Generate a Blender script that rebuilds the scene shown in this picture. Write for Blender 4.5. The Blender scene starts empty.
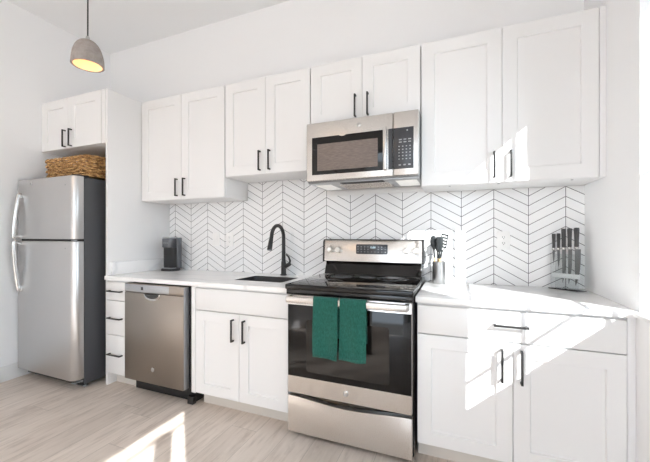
import bpy, bmesh, math, random
from mathutils import Vector, Matrix
random.seed(7)
S = bpy.context.scene
COL = S.collection

# ------------------------------------------------------------------ camera, world, sun, exposure
cam_d = bpy.data.cameras.new('camera'); cam = bpy.data.objects.new('camera', cam_d); COL.objects.link(cam)
cam.location = (0.9742, -2.4592, 1.2396)
cam.rotation_euler = (math.radians(90), 0, math.radians(21.8735))
cam_d.sensor_width = 36.0
cam_d.lens = 36.0 * 329.55 / 650.0
cam_d.shift_y = 4.7 / 650.0
cam_d.clip_start = 0.05
S.camera = cam

w = bpy.data.worlds.new('world'); S.world = w; w.use_nodes = True
bg = w.node_tree.nodes['Background']
_nt = w.node_tree
_tc = _nt.nodes.new('ShaderNodeTexCoord'); _sp = _nt.nodes.new('ShaderNodeSeparateXYZ'); _rp = _nt.nodes.new('ShaderNodeValToRGB')
_nt.links.new(_tc.outputs['Generated'], _sp.inputs[0]); _nt.links.new(_sp.outputs['Z'], _rp.inputs[0])
_rp.color_ramp.elements[0].position = 0.0; _rp.color_ramp.elements[0].color = (0.33, 0.34, 0.345, 1)      # ground outside
_rp.color_ramp.elements[1].position = 0.03; _rp.color_ramp.elements[1].color = (0.78, 0.90, 1.03, 1)       # bright hazy sky
_nt.links.new(_rp.outputs[0], bg.inputs['Color'])
bg.inputs['Strength'].default_value = 2.6

sun_d = bpy.data.lights.new('sun', 'SUN'); sun = bpy.data.objects.new('sun', sun_d); COL.objects.link(sun)
sun_d.energy = 8.0; sun_d.angle = math.radians(0.35); sun_d.color = (1.0, 1.0, 1.0)
sun.rotation_euler = Vector((-1.02, 1.0, -0.882)).to_track_quat('-Z', 'Y').to_euler()
sun.location = (5, -6, 6)

# warm recessed ceiling light of the room behind the camera
dl = bpy.data.lights.new('recessed_ceiling_light', 'AREA'); dlo = bpy.data.objects.new('recessed_ceiling_light', dl); COL.objects.link(dlo)
dl.shape = 'DISK'; dl.size = 0.30; dl.energy = 4; dl.color = (1.0, 0.62, 0.30); dlo.location = (-1.43, -4.0, 3.21)
S.view_settings.view_transform = 'Standard'; S.view_settings.look = 'None'
S.view_settings.gamma = 1.0; S.view_settings.use_curve_mapping = False
S.view_settings.exposure = 1.37
S.cycles.use_denoising = True
S.cycles.max_bounces = 14; S.cycles.diffuse_bounces = 8; S.cycles.glossy_bounces = 5
S.cycles.transparent_max_bounces = 16
S.cycles.caustics_reflective = False; S.cycles.caustics_refractive = False
S.cycles.sample_clamp_indirect = 6.0

# ------------------------------------------------------------------ materials
def mat(name, col, rough=0.5, metal=0.0, spec=0.5, coat=0.0):
    m = bpy.data.materials.new(name); m.use_nodes = True
    b = m.node_tree.nodes['Principled BSDF']
    b.inputs['Base Color'].default_value = (*col, 1)
    b.inputs['Roughness'].default_value = rough
    b.inputs['Metallic'].default_value = metal
    b.inputs['Specular IOR Level'].default_value = spec
    b.inputs['Coat Weight'].default_value = coat
    m.diffuse_color = (*col, 1)
    return m
class NT:
    def __init__(s, m): s.m = m; s.t = m.node_tree; s.b = s.t.nodes['Principled BSDF']
    def n(s, typ, **k):
        x = s.t.nodes.new(typ)
        for a, v in k.items():
            setattr(x, a, v)
        return x
    def link(s, a, b): s.t.links.new(a, b)
    def math(s, op, a, b=None, c=None):
        x = s.n('ShaderNodeMath', operation=op)
        for i, v in enumerate((a, b, c)):
            if v is None: continue
            if isinstance(v, (int, float)): x.inputs[i].default_value = v
            else: s.link(v, x.inputs[i])
        return x.outputs[0]
    def pos(s):
        g = s.n('ShaderNodeNewGeometry'); return g.outputs['Position']
    def xyz(s):
        q = s.n('ShaderNodeSeparateXYZ'); s.link(s.pos(), q.inputs[0]); return q.outputs
    def noise(s, vec, scale, detail=3, rough=0.5, stretch=None):
        if stretch:
            mp = s.n('ShaderNodeMapping'); mp.inputs['Scale'].default_value = stretch
            s.link(vec, mp.inputs['Vector']); vec = mp.outputs[0]
        x = s.n('ShaderNodeTexNoise'); x.inputs['Scale'].default_value = scale
        x.inputs['Detail'].default_value = detail; x.inputs['Roughness'].default_value = rough
        s.link(vec, x.inputs['Vector']); return x.outputs['Fac']
    def ramp(s, fac, stops):
        r = s.n('ShaderNodeValToRGB'); e = r.color_ramp.elements
        while len(e) < len(stops): e.new(0.5)
        for i, (p, c) in enumerate(stops):
            e[i].position = p; e[i].color = (*c, 1)
        s.link(fac, r.inputs[0]); return r.outputs[0]
    def mix(s, fac, a, b, mode='MIX'):
        x = s.n('ShaderNodeMix', data_type='RGBA', blend_type=mode)
        if isinstance(fac, (int, float)): x.inputs[0].default_value = fac
        else: s.link(fac, x.inputs[0])
        for i, v in ((6, a), (7, b)):
            if isinstance(v, tuple): x.inputs[i].default_value = (*v, 1)
            else: s.link(v, x.inputs[i])
        return x.outputs[2]
    def bump(s, h, strength=0.2, dist=0.002):
        x = s.n('ShaderNodeBump'); x.inputs['Strength'].default_value = strength
        x.inputs['Distance'].default_value = dist
        s.link(h, x.inputs['Height']); s.link(x.outputs[0], s.b.inputs['Normal'])
    def color(s, o): s.link(o, s.b.inputs['Base Color'])

M = {}
def wallmat(name, col):
    m = mat(name, col, 0.85, spec=0.2); t = NT(m)
    t.bump(t.noise(t.pos(), 260, 2), 0.05, 0.001); return m
M['wall'] = wallmat('white wall paint', (0.885, 0.89, 0.90))
M['ceiling'] = wallmat('white ceiling paint', (0.84, 0.85, 0.86))
M['trim'] = mat('white satin trim', (0.84, 0.84, 0.835), 0.45)
M['cab'] = mat('white cabinet lacquer', (0.80, 0.80, 0.80), 0.38)
M['cabin'] = mat('white cabinet box', (0.80, 0.80, 0.80), 0.5)
M['toe'] = mat('pale toe kick board', (0.66, 0.62, 0.57), 0.6)
M['blk'] = mat('matte black metal', (0.016, 0.015, 0.015), 0.42)
M['blkplastic'] = mat('black plastic', (0.014, 0.014, 0.015), 0.45)
M['glass_blk'] = mat('black glass', (0.005, 0.0045, 0.0045), 0.06, spec=0.35)
M['blkenamel'] = mat('black enamel', (0.012, 0.011, 0.011), 0.16)
M['fridgeside'] = mat('textured charcoal steel', (0.060, 0.061, 0.067), 0.55)
t = NT(M['fridgeside']); t.bump(t.noise(t.pos(), 600, 2), 0.25, 0.001)
def steel(name, col, rough, stretch):
    m = mat(name, col, rough, metal=1.0); t = NT(m)
    n = t.noise(t.pos(), 60, 3, 0.6, stretch)
    r = t.n('ShaderNodeMapRange'); t.link(n, r.inputs[0])
    r.inputs[3].default_value = rough - 0.06; r.inputs[4].default_value = rough + 0.08
    t.link(r.outputs[0], t.b.inputs['Roughness'])
    t.bump(n, 0.04, 0.001); return m
M['steel'] = steel('brushed stainless steel', (0.60, 0.59, 0.585), 0.30, (1, 1, 40))
M['steelh'] = steel('brushed stainless steel across', (0.80, 0.765, 0.73), 0.28, (40, 40, 1))
M['steel_mw'] = steel('brushed stainless steel microwave', (0.60, 0.575, 0.55), 0.26, (40, 40, 1))
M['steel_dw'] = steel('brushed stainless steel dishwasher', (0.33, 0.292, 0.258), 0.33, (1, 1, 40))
M['chrome'] = mat('polished steel', (0.58, 0.57, 0.555), 0.18, metal=1.0)
M['grey_plastic'] = mat('grey plastic', (0.33, 0.34, 0.345), 0.5)
M['panel_dark'] = mat('dark grey control panel', (0.045, 0.048, 0.055), 0.25)
M['print'] = mat('pale grey print', (0.36, 0.375, 0.39), 0.5)
M['whiteplastic'] = mat('white plastic', (0.84, 0.84, 0.83), 0.35)
M['slot'] = mat('dark slot', (0.03, 0.03, 0.03), 0.6)
M['knob'] = mat('satin metal knob', (0.74, 0.72, 0.68), 0.28, metal=0.85)
M['lens'] = mat('frosted light lens', (0.80, 0.80, 0.79), 0.4)
M['woodhandle'] = mat('pale beech', (0.62, 0.42, 0.22), 0.5)
t = NT(M['woodhandle']); t.color(t.ramp(t.noise(t.pos(), 30, 3, 0.5, (6, 6, 1)), [(0.3, (0.52, 0.33, 0.16)), (0.7, (0.70, 0.50, 0.28))]))
M['silicone'] = mat('charcoal silicone', (0.026, 0.030, 0.032), 0.55, spec=0.3)
M['crock'] = mat('satin grey metal', (0.42, 0.425, 0.43), 0.30, metal=1.0)
M['knifegrip'] = mat('dark grey knife grip', (0.045, 0.045, 0.047), 0.45)
M['blade'] = mat('dark steel blade', (0.15, 0.155, 0.16), 0.38, metal=0.7)
M['waterdark'] = mat('smoky plastic', (0.10, 0.105, 0.115), 0.18)
M['silver'] = mat('silver plastic', (0.42, 0.43, 0.45), 0.3, metal=0.6)

# quartz
M['quartz'] = mat('white veined quartz', (0.86, 0.86, 0.86), 0.22); t = NT(M['quartz'])
wv = t.n('ShaderNodeTexWave'); wv.inputs['Scale'].default_value = 0.9; wv.inputs['Distortion'].default_value = 14
wv.inputs['Detail'].default_value = 4; wv.inputs['Detail Scale'].default_value = 1.3
mp = t.n('ShaderNodeMapping'); mp.inputs['Rotation'].default_value = (0.3, 0.4, 0.9); t.link(t.pos(), mp.inputs[0]); t.link(mp.outputs[0], wv.inputs[0])
v = t.ramp(wv.outputs['Fac'], [(0.0, (0.70, 0.705, 0.72)), (0.06, (0.83, 0.83, 0.835)), (0.25, (0.875, 0.872, 0.868))])
t.color(t.mix(0.35, v, t.ramp(t.noise(t.pos(), 5, 5, 0.6), [(0.3, (0.80, 0.80, 0.81)), (0.6, (0.89, 0.885, 0.88))])))

# chevron tile
M['tile'] = mat('white chevron tile', (0.86, 0.86, 0.86), 0.2); t = NT(M['tile'])
X, Y, Z = t.xyz()
def near_integer(val, half):
    f = t.math('FRACT', val); f = t.math('MINIMUM', f, t.math('SUBTRACT', 1.0, f))
    return t.math('LESS_THAN', f, half)
fr = t.math('FRACT', t.math('DIVIDE', X, 0.4))
tri = t.math('MULTIPLY', t.math('ABSOLUTE', t.math('SUBTRACT', fr, 0.5)), 2.0)
u = t.math('DIVIDE', t.math('SUBTRACT', t.math('SUBTRACT', Z, t.math('MULTIPLY', tri, 0.115)), 1.432), 0.0624)
line = t.math('MAXIMUM', near_integer(u, 0.034), near_integer(t.math('DIVIDE', X, 0.2), 0.0085))
tv = t.n('ShaderNodeTexWhiteNoise', noise_dimensions='2D')
cb = t.n('ShaderNodeCombineXYZ'); t.link(t.math('FLOOR', u), cb.inputs[0]); t.link(t.math('FLOOR', t.math('DIVIDE', X, 0.2)), cb.inputs[1]); t.link(cb.outputs[0], tv.inputs['Vector'])
tc = t.mix(tv.outputs['Value'], (0.82, 0.825, 0.83), (0.87, 0.87, 0.87))
t.color(t.mix(line, tc, (0.085, 0.085, 0.09)))
rg = t.n('ShaderNodeMapRange'); t.link(line, rg.inputs[0]); rg.inputs[3].default_value = 0.2; rg.inputs[4].default_value = 0.8
t.link(rg.outputs[0], t.b.inputs['Roughness'])
t.bump(t.math('SUBTRACT', 1.0, line), 0.3, 0.0015)

# floor planks running away from the camera
M['floor'] = mat('pale oak planks', (0.55, 0.49, 0.43), 0.42); t = NT(M['floor'])
X, Y, Z = t.xyz()
row = t.math('DIVIDE', X, 0.185); ri = t.math('FLOOR', row)
wn = t.n('ShaderNodeTexWhiteNoise', noise_dimensions='1D'); t.link(ri, wn.inputs['W'])
ln = t.math('ADD', t.math('DIVIDE', Y, 1.35), t.math('MULTIPLY', wn.outputs['Value'], 7.0))
seam = t.math('MAXIMUM', near_integer(row, 0.008), near_integer(ln, 0.0012))
cb = t.n('ShaderNodeCombineXYZ'); t.link(ri, cb.inputs[0]); t.link(t.math('FLOOR', ln), cb.inputs[1])
w2 = t.n('ShaderNodeTexWhiteNoise', noise_dimensions='2D'); t.link(cb.outputs[0], w2.inputs['Vector'])
off = t.n('ShaderNodeVectorMath', operation='MULTIPLY_ADD'); t.link(w2.outputs['Color'], off.inputs[0]); off.inputs[1].default_value = (9, 9, 9); t.link(t.pos(), off.inputs[2])
gr = t.noise(off.outputs[0], 7, 5, 0.62, (5, 0.55, 1))
g2 = t.noise(off.outputs[0], 2.2, 3, 0.5, (2.0, 0.7, 1))
c1 = t.ramp(gr, [(0.28, (0.42, 0.355, 0.31)), (0.47, (0.66, 0.585, 0.53)), (0.75, (0.78, 0.71, 0.655))])
c2 = t.mix(0.28, c1, t.ramp(g2, [(0.3, (0.50, 0.43, 0.385)), (0.7, (0.80, 0.735, 0.685))]))
c3 = t.mix(t.math('MULTIPLY', w2.outputs['Value'], 0.22), c2, (0.40, 0.345, 0.30))
k1 = t.noise(off.outputs[0], 3.4, 4, 0.6, (3.2, 1.0, 1))
c4 = t.mix(t.ramp(k1, [(0.60, (0, 0, 0)), (0.74, (0.55, 0.55, 0.55))]), c3, (0.36, 0.29, 0.25))
t.color(t.mix(t.math('MULTIPLY', seam, 0.75), t.mix(1.0, c4, (1.05, 1.035, 1.01), 'MULTIPLY'), (0.40, 0.345, 0.30)))
t.bump(gr, 0.06, 0.002)

# basket, towel, concrete
M['wicker'] = mat('woven seagrass', (0.42, 0.26, 0.11), 0.75); t = NT(M['wicker'])
t.color(t.ramp(t.noise(t.pos(), 30, 4, 0.7, (1, 1, 2.4)), [(0.34, (0.07, 0.028, 0.008)), (0.48, (0.33, 0.17, 0.058)), (0.64, (0.74, 0.47, 0.20))]))
t.bump(t.noise(t.pos(), 220, 2), 0.4, 0.003)
M['towel'] = mat('green terry cloth', (0.016, 0.155, 0.110), 0.9, spec=0.1); t = NT(M['towel'])
t.color(t.ramp(t.noise(t.pos(), 160, 3, 0.7, (1, 1, 0.4)), [(0.3, (0.010, 0.070, 0.053)), (0.7, (0.026, 0.145, 0.112))]))
t.bump(t.noise(t.pos(), 330, 2), 0.6, 0.004); t.b.inputs['Sheen Weight'].default_value = 0.25
M['concrete'] = mat('grey concrete', (0.33, 0.295, 0.275), 0.85); t = NT(M['concrete'])
t.color(t.ramp(t.noise(t.pos(), 26, 5, 0.65), [(0.3, (0.27, 0.238, 0.222)), (0.7, (0.40, 0.36, 0.335))]))
M['shadein'] = mat('cream shade lining', (0.82, 0.64, 0.47), 0.6)
M['mwscreen'] = mat('microwave window screen', (0.17, 0.135, 0.118), 0.3); t = NT(M['mwscreen'])
t.color(t.ramp(t.noise(t.pos(), 90, 3, 0.7, (0.35, 1, 3)), [(0.3, (0.125, 0.098, 0.085)), (0.7, (0.235, 0.19, 0.168))]))
M['ovenwin'] = mat('oven window screen', (0.016, 0.0135, 0.012), 0.08, spec=0.4)
M['burner'] = mat('grey burner print', (0.16, 0.16, 0.165), 0.2)
M['lightdisp'] = mat('pale blue display digits', (0.5, 0.6, 0.66), 0.4)
b = M['lightdisp'].node_tree.nodes['Principled BSDF']; b.inputs['Emission Color'].default_value = (0.6, 0.8, 0.9, 1); b.inputs['Emission Strength'].default_value = 0.4
M['bulb'] = mat('warm lit bulb', (1, 0.8, 0.5), 0.4)
b = M['bulb'].node_tree.nodes['Principled BSDF']; b.inputs['Emission Color'].default_value = (1.0, 0.66, 0.38, 1); b.inputs['Emission Strength'].default_value = 0.7
b = M['lens'].node_tree.nodes['Principled BSDF']; b.inputs['Emission Color'].default_value = (1, 0.97, 0.9, 1); b.inputs['Emission Strength'].default_value = 0.12
def clear(name, tint, gloss):
    m = bpy.data.materials.new(name); m.use_nodes = True; nt = m.node_tree
    for n in list(nt.nodes):
        if n.type != 'OUTPUT_MATERIAL': nt.nodes.remove(n)
    out = nt.nodes['Material Output']
    a = nt.nodes.new('ShaderNodeBsdfTransparent'); a.inputs[0].default_value = (*tint, 1)
    g = nt.nodes.new('ShaderNodeBsdfGlossy'); g.inputs['Roughness'].default_value = 0.03
    f = nt.nodes.new('ShaderNodeFresnel'); f.inputs[0].default_value = gloss
    x = nt.nodes.new('ShaderNodeMixShader')
    nt.links.new(f.outputs[0], x.inputs[0]); nt.links.new(a.outputs[0], x.inputs[1]); nt.links.new(g.outputs[0], x.inputs[2])
    nt.links.new(x.outputs[0], out.inputs[0]); return m
M['pane'] = clear('window glass', (0.97, 0.985, 0.98), 1.25)
M['acrylic'] = clear('clear acrylic', (0.96, 0.97, 0.97), 1.3)
M['frost'] = mat('frosted acrylic', (0.86, 0.87, 0.87), 0.3)

# ------------------------------------------------------------------ mesh helpers
def box(bm, x0, x1, y0, y1, z0, z1, bev=0.0, seg=2):
    vs = [bm.verts.new((x, y, z)) for x in (x0, x1) for y in (y0, y1) for z in (z0, z1)]
    q = [(0, 1, 3, 2), (4, 6, 7, 5), (0, 4, 5, 1), (2, 3, 7, 6), (0, 2, 6, 4), (1, 5, 7, 3)]
    fs = [bm.faces.new([vs[i] for i in f]) for f in q]
    if bev > 0:
        es = list({e for f in fs for e in f.edges})
        bmesh.ops.bevel(bm, geom=es, offset=bev, segments=seg, profile=0.5, affect='EDGES')
    return fs
def frames(pts):
    pts = [Vector(p) for p in pts]; T = []
    for i in range(len(pts)):
        a = pts[max(0, i - 1)]; c = pts[min(len(pts) - 1, i + 1)]; T.append((c - a).normalized())
    up = Vector((0, 0, 1)) if abs(T[0].z) < 0.9 else Vector((1, 0, 0))
    n = (up - T[0] * up.dot(T[0])).normalized(); out = []
    for p, t_ in zip(pts, T):
        n = (n - t_ * n.dot(t_)).normalized(); out.append((p, n, t_.cross(n)))
    return out
def tube(bm, pts, r, n=12, sx=1.0, sy=1.0):
    fr_ = frames(pts); rs = r if isinstance(r, (list, tuple)) else [r] * len(pts); rings = []
    for (p, a, b_), rr in zip(fr_, rs):
        rings.append([bm.verts.new(p + a * math.cos(2 * math.pi * k / n) * rr * sx + b_ * math.sin(2 * math.pi * k / n) * rr * sy) for k in range(n)])
    for A, B in zip(rings, rings[1:]):
        for k in range(n): bm.faces.new((A[k], A[(k + 1) % n], B[(k + 1) % n], B[k]))
    bm.faces.new(rings[0][::-1]); bm.faces.new(rings[-1])
def lathe(bm, prof, c, n=32, axis='Z'):
    rings = []
    for r, h in prof:
        ring = []
        for k in range(n):
            a = 2 * math.pi * k / n; x, y = r * math.cos(a), r * math.sin(a)
            p = {'Z': (x, y, h), 'Y': (x, h, y), 'X': (h, x, y)}[axis]
            ring.append(bm.verts.new((c[0] + p[0], c[1] + p[1], c[2] + p[2])))
        rings.append(ring)
    for A, B in zip(rings, rings[1:]):
        for k in range(n): bm.faces.new((A[k], A[(k + 1) % n], B[(k + 1) % n], B[k]))
    if prof[0][0] > 1e-6: bm.faces.new(rings[0][::-1])
    if prof[-1][0] > 1e-6: bm.faces.new(rings[-1])
def prism(bm, poly, d0, d1, plane='XZ', bev=0):
    """a polygon given in a plane, extruded between d0 and d1 along the third axis"""
    def P(a, b_, d): return {'XZ': (a, d, b_), 'XY': (a, b_, d), 'YZ': (d, a, b_)}[plane]
    A = [bm.verts.new(P(a, b_, d0)) for a, b_ in poly]; B = [bm.verts.new(P(a, b_, d1)) for a, b_ in poly]
    n = len(poly); f1 = bm.faces.new(A); f2 = bm.faces.new(B[::-1])
    for k in range(n): bm.faces.new((A[k], B[k], B[(k + 1) % n], A[(k + 1) % n]))
    if bev: bmesh.ops.bevel(bm, geom=list(f1.edges) + list(f2.edges), offset=bev, segments=2, profile=0.5, affect='EDGES')
def rrect(x0, x1, z0, z1, r, n=5):
    p = []
    for cx, cz, a0 in ((x1 - r, z1 - r, 0), (x0 + r, z1 - r, 90), (x0 + r, z0 + r, 180), (x1 - r, z0 + r, 270)):
        for k in range(n + 1):
            a = math.radians(a0 + 90 * k / n); p.append((cx + r * math.cos(a), cz + r * math.sin(a)))
    return p
def torus(bm, c, R, r, axis='Y', n=32, m=8):
    rings = []
    for k in range(n):
        a = 2 * math.pi * k / n; ring = []
        for j in range(m):
            b_ = 2 * math.pi * j / m; q = R + r * math.cos(b_); h = r * math.sin(b_)
            p = {'Y': (q * math.cos(a), h, q * math.sin(a)), 'Z': (q * math.cos(a), q * math.sin(a), h)}[axis]
            ring.append(bm.verts.new(Vector(c) + Vector(p)))
        rings.append(ring)
    for k in range(n):
        A, B = rings[k], rings[(k + 1) % n]
        for j in range(m): bm.faces.new((A[j], A[(j + 1) % m], B[(j + 1) % m], B[j]))
def worigin(o):
    v = Vector((0, 0, 0))
    while o: v += o.location; o = o.parent
    return v
def obj(name, bm, m, parent=None, label=None, ang=35):
    me = bpy.data.meshes.new(name)
    bmesh.ops.recalc_face_normals(bm, faces=bm.faces)
    if parent is not None:
        bmesh.ops.translate(bm, verts=bm.verts, vec=-worigin(parent))
    bm.to_mesh(me); bm.free()
    for p in me.polygons: p.use_smooth = True
    me.set_sharp_from_angle(angle=math.radians(ang))
    me.materials.append(M[m]); o = bpy.data.objects.new(name, me); COL.objects.link(o)
    if parent is not None: o.parent = parent
    if label: o['label'] = label
    return o
def centre(o):
    """move a parentless mesh's origin to the base of its bounds"""
    co = [v_.co for v_ in o.data.vertices]
    c = Vector(((min(v_.x for v_ in co) + max(v_.x for v_ in co)) / 2, (min(v_.y for v_ in co) + max(v_.y for v_ in co)) / 2, min(v_.z for v_ in co)))
    o.data.transform(Matrix.Translation(-c)); o.location = c; return o
def tag(o, label, cat, group=None):
    o['label'] = label; o['category'] = cat
    if group: o['group'] = group
    return o
def thing(name, label, cat, loc, group=None):
    o = bpy.data.objects.new(name, None); COL.objects.link(o); o.location = loc
    o.empty_display_size = 0.1
    return tag(o, label, cat, group)
def struct(name, bm, m):
    o = obj(name, bm, m); o['kind'] = 'structure'; return o
def B(): return bmesh.new()
def one(name, m, parent, *a, bev=0.0, label=None):
    bm = B(); box(bm, *a, bev=bev); return obj(name, bm, m, parent, label)

# ------------------------------------------------------------------ the room
FZ = 0.02; CEIL = 3.225; XL = -2.55; XR = 1.697; YB = 0.0105; YN = -6.2; WT = 0.26
bm = B(); box(bm, XL - 0.3, XR + 0.3, YN - 0.1, YB + 0.1, FZ - 0.1, FZ); struct('floor', bm, 'floor')
bm = B(); box(bm, XL - 0.3, XR + WT, YN - 0.1, YB + 0.1, CEIL, CEIL + 0.1); struct('ceiling', bm, 'ceiling')
bm = B(); box(bm, XL - 0.3, XR + WT, YB, YB + 0.1, FZ, CEIL); struct('wall_back', bm, 'wall')
bm = B(); box(bm, XL - 0.1, XL, YN, YB, FZ, CEIL); struct('wall_left', bm, 'wall')
bm = B(); box(bm, XL - 0.1, 0.10, YN - 0.1, YN, FZ, CEIL); box(bm, 0.10, XR, YN - 0.1, YN, 2.9, CEIL); struct('wall_rear', bm, 'wall')  # unseen wall, added with its gap sized to cut light from behind
# right wall: two deep window openings, plus an unseen third added for light
WIN = [(-1.56, -0.655), (-4.35, -3.135), (-6.05, -4.75)]; SILL = 0.893; HEAD = 2.395
bm = B()
ys = [YN, WIN[2][0], WIN[2][1], WIN[1][0], WIN[1][1], WIN[0][0], WIN[0][1], YB]
for k in range(7):
    if k in (1, 3, 5):
        box(bm, XR, XR + WT, ys[k], ys[k + 1], FZ, SILL); box(bm, XR, XR + WT, ys[k], ys[k + 1], HEAD, CEIL)
    else:
        box(bm, XR, XR + WT, ys[k], ys[k + 1], FZ, CEIL)
struct('wall_right', bm, 'wall')
XG = XR + 0.20
for i, (a, c) in enumerate(WIN):
    w_ = B(); fs = 0.05
    box(w_, XG - 0.03, XG + 0.03, a, a + fs, SILL + 0.02, HEAD - 0.002, 0.003); box(w_, XG - 0.03, XG + 0.03, c - fs, c, SILL + 0.02, HEAD - 0.002, 0.003)
    box(w_, XG - 0.03, XG + 0.03, a + fs, c - fs, SILL + 0.02, SILL + 0.075, 0.003)
    box(w_, XG - 0.03, XG + 0.03, a + fs, c - fs, HEAD - 0.012, HEAD - 0.002)
    if i == 0:
        for yy in (-0.925, -1.245): box(w_, XG - 0.006, XG + 0.006, yy - 0.006, yy + 0.006, SILL + 0.07, HEAD - 0.01)
        for zz in (1.241, 1.66): box(w_, XG - 0.006, XG + 0.006, a + fs, c - fs, zz - 0.006, zz + 0.006)
    else:
        box(w_, XG - 0.004, XG + 0.004, a + fs, c - fs, 2.247, 2.253)
        for yy in (-3.49, -3.93): box(w_, XG - 0.02, XG + 0.02, yy - 0.043, yy + 0.043, SILL + 0.07, 2.246)
    f_ = struct('window_%d' % (i + 1), w_, 'trim')
    g_ = B(); box(g_, XG - 0.003, XG + 0.003, a + 0.02, c - 0.02, SILL + 0.03, HEAD - 0.006); obj('glass_pane', g_, 'pane', f_)
    s_ = B(); box(s_, XR - 0.025, XG - 0.031, a - (0.05 if i else 0.04), c - 0.001, SILL, SILL + 0.019, 0.004)
    obj('window_sill', s_, 'trim', f_)
bm = B(); box(bm, XL, XL + 0.014, -5.9, -0.02, FZ, FZ + 0.13, 0.003); struct('baseboard_left', bm, 'trim')
bm = B(); box(bm, XR - 0.014, XR, -5.9, -0.66, FZ, FZ + 0.13, 0.003); struct('baseboard_right', bm, 'trim')

# tiled backsplash
bm = B()
box(bm, -1.676, -0.752, 0.001, 0.010, 0.914, 1.547); box(bm, -0.752, 0.0, 0.001, 0.010, 0.914, 1.705)
box(bm, 0.0, 0.762, 0.001, 0.010, 0.914, 1.556); box(bm, 0.762, XR, 0.001, 0.010, 0.914, 1.547)
tag(centre(obj('tile_backsplash', bm, 'tile')), 'white chevron tile backsplash with dark grout lines covering the wall behind the counter', 'backsplash')
bm = B(); box(bm, 0.002, 0.760, 0.0, 0.010, 1.557, 1.598, 0.002)
tag(centre(obj('filler_strip', bm, 'trim')), 'narrow white filler strip on the wall just below the microwave', 'strip')

# ------------------------------------------------------------------ cabinet parts
def shaker(name, x0, x1, z0, z1, yf, parent, th=0.02, rail=0.068, rec=0.010):
    bm = B(); e = 0.0015
    def ring(d, y): return [bm.verts.new(p) for p in ((x0 + d, y, z0 + d), (x1 - d, y, z0 + d), (x1 - d, y, z1 - d), (x0 + d, y, z1 - d))]
    R_ = [ring(0, yf + th), ring(0, yf + e), ring(e, yf), ring(rail, yf), ring(rail + 0.004, yf + rec)]
    bm.faces.new(R_[0][::-1]); bm.faces.new(R_[-1])
    for A_, B_ in zip(R_, R_[1:]):
        for k in range(4): bm.faces.new((A_[k], A_[(k + 1) % 4], B_[(k + 1) % 4], B_[k]))
    return obj(name, bm, 'cab', parent, ang=20)
def slab(name, x0, x1, z0, z1, yf, parent, th=0.02):
    bm = B(); box(bm, x0, x1, yf, yf + th, z0, z1, 0.0018); return obj(name, bm, 'cab', parent)
def pull(parent, c, L, yf, vert=True, s=0.0105):
    """square black bar pull: bar and two posts"""
    bm = B(); h = s / 2; x, z = c; yo = yf - 0.032
    if vert:
        box(bm, x - h, x + h, yo, yo + s, z - L / 2, z + L / 2, 0.0015)
        for q in (-1, 1): box(bm, x - h, x + h, yo + s * 0.6, yf + 0.0005, z + q * (L / 2 - h) - h, z + q * (L / 2 - h) + h, 0.001)
    else:
        box(bm, x - L / 2, x + L / 2, yo, yo + s, z - h, z + h, 0.0015)
        for q in (-1, 1): box(bm, x + q * (L / 2 - h) - h, x + q * (L / 2 - h) + h, yo + s * 0.6, yf + 0.0005, z - h, z + h, 0.001)
    return obj('handle', bm, 'blk', parent, 'black bar handle')

# wall cabinets
YU = -0.3133
def wall_cabinet(x0, x1, z0, z1, split, hx, label, gap=0.0025, doorx=None, yf=YU, ybk=-0.0005, group='wall cabinets', hz=None):
    T = thing('wall_cabinet', label, 'cabinet', ((x0 + x1) / 2, (yf + ybk) / 2, z0), group)
    one('cabinet_body', 'cabin', T, x0, x1, yf + 0.0215, ybk, z0, z1, bev=0.001)
    a, c = doorx or (x0 + 0.003, x1 - 0.003)
    zc = hz or (z0 + 0.103)
    for (p, q, h) in ((a, split - gap / 2, hx[0]), (split + gap / 2, c, hx[1])):
        d = shaker('door', p, q, z0 + 0.002, z1 - 0.002, yf, T, rail=0.075)
        pull(d, (h, zc), 0.150, yf)
    return T
wall_cabinet(-1.676, -0.751, 1.5486, 2.4446, -1.206, (-1.248, -1.164), 'white two-door wall cabinet with black bar handles, above the coffee maker')
wall_cabinet(-0.748, -0.002, 1.7067, 2.4446, -0.371, (-0.419, -0.334), 'shorter white two-door wall cabinet above the sink and faucet')
wall_cabinet(0.0005, 0.7605, 2.0125, 2.4446, 0.381, (0.336, 0.422), 'small white two-door wall cabinet directly above the microwave')
T = wall_cabinet(0.7625, 1.669, 1.5486, 2.4446, 1.214, (1.173, 1.257), 'large white two-door wall cabinet at the right, partly in sunlight, beside the window wall')
one('filler_panel', 'cab', T, 1.6695, 1.6965, YU + 0.001, -0.0005, 1.5486, 2.4446, bev=0.001)
for xx in (0.93, 1.20, 1.56):
    bm = B(); lathe(bm, [(0.0, 1.5486), (0.006, 1.5486), (0.006, 1.545), (0.0, 1.544)], (xx, -0.27, 0), 12); obj('screw', bm, 'silver', T)
# cabinet above the refrigerator
T = wall_cabinet(XL + 0.001, -1.7015, 2.0, 2.4446, -2.163, (-2.205, -2.121), 'white two-door cabinet above the refrigerator and basket', yf=-0.630, ybk=YB - 0.0005,
                 doorx=(XL + 0.004, -1.748), hz=2.087)
one('filler_strip', 'cab', T, -1.745, -1.7015, -0.626, -0.608, 2.002, 2.4426, bev=0.001)
bm = B(); box(bm, -1.7005, -1.6785, -0.622, YB - 0.0005, FZ, 2.4446, 0.001)
tag(centre(obj('refrigerator_end_panel', bm, 'cab')), 'tall white end panel between the refrigerator and the drawers', 'panel')

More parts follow.
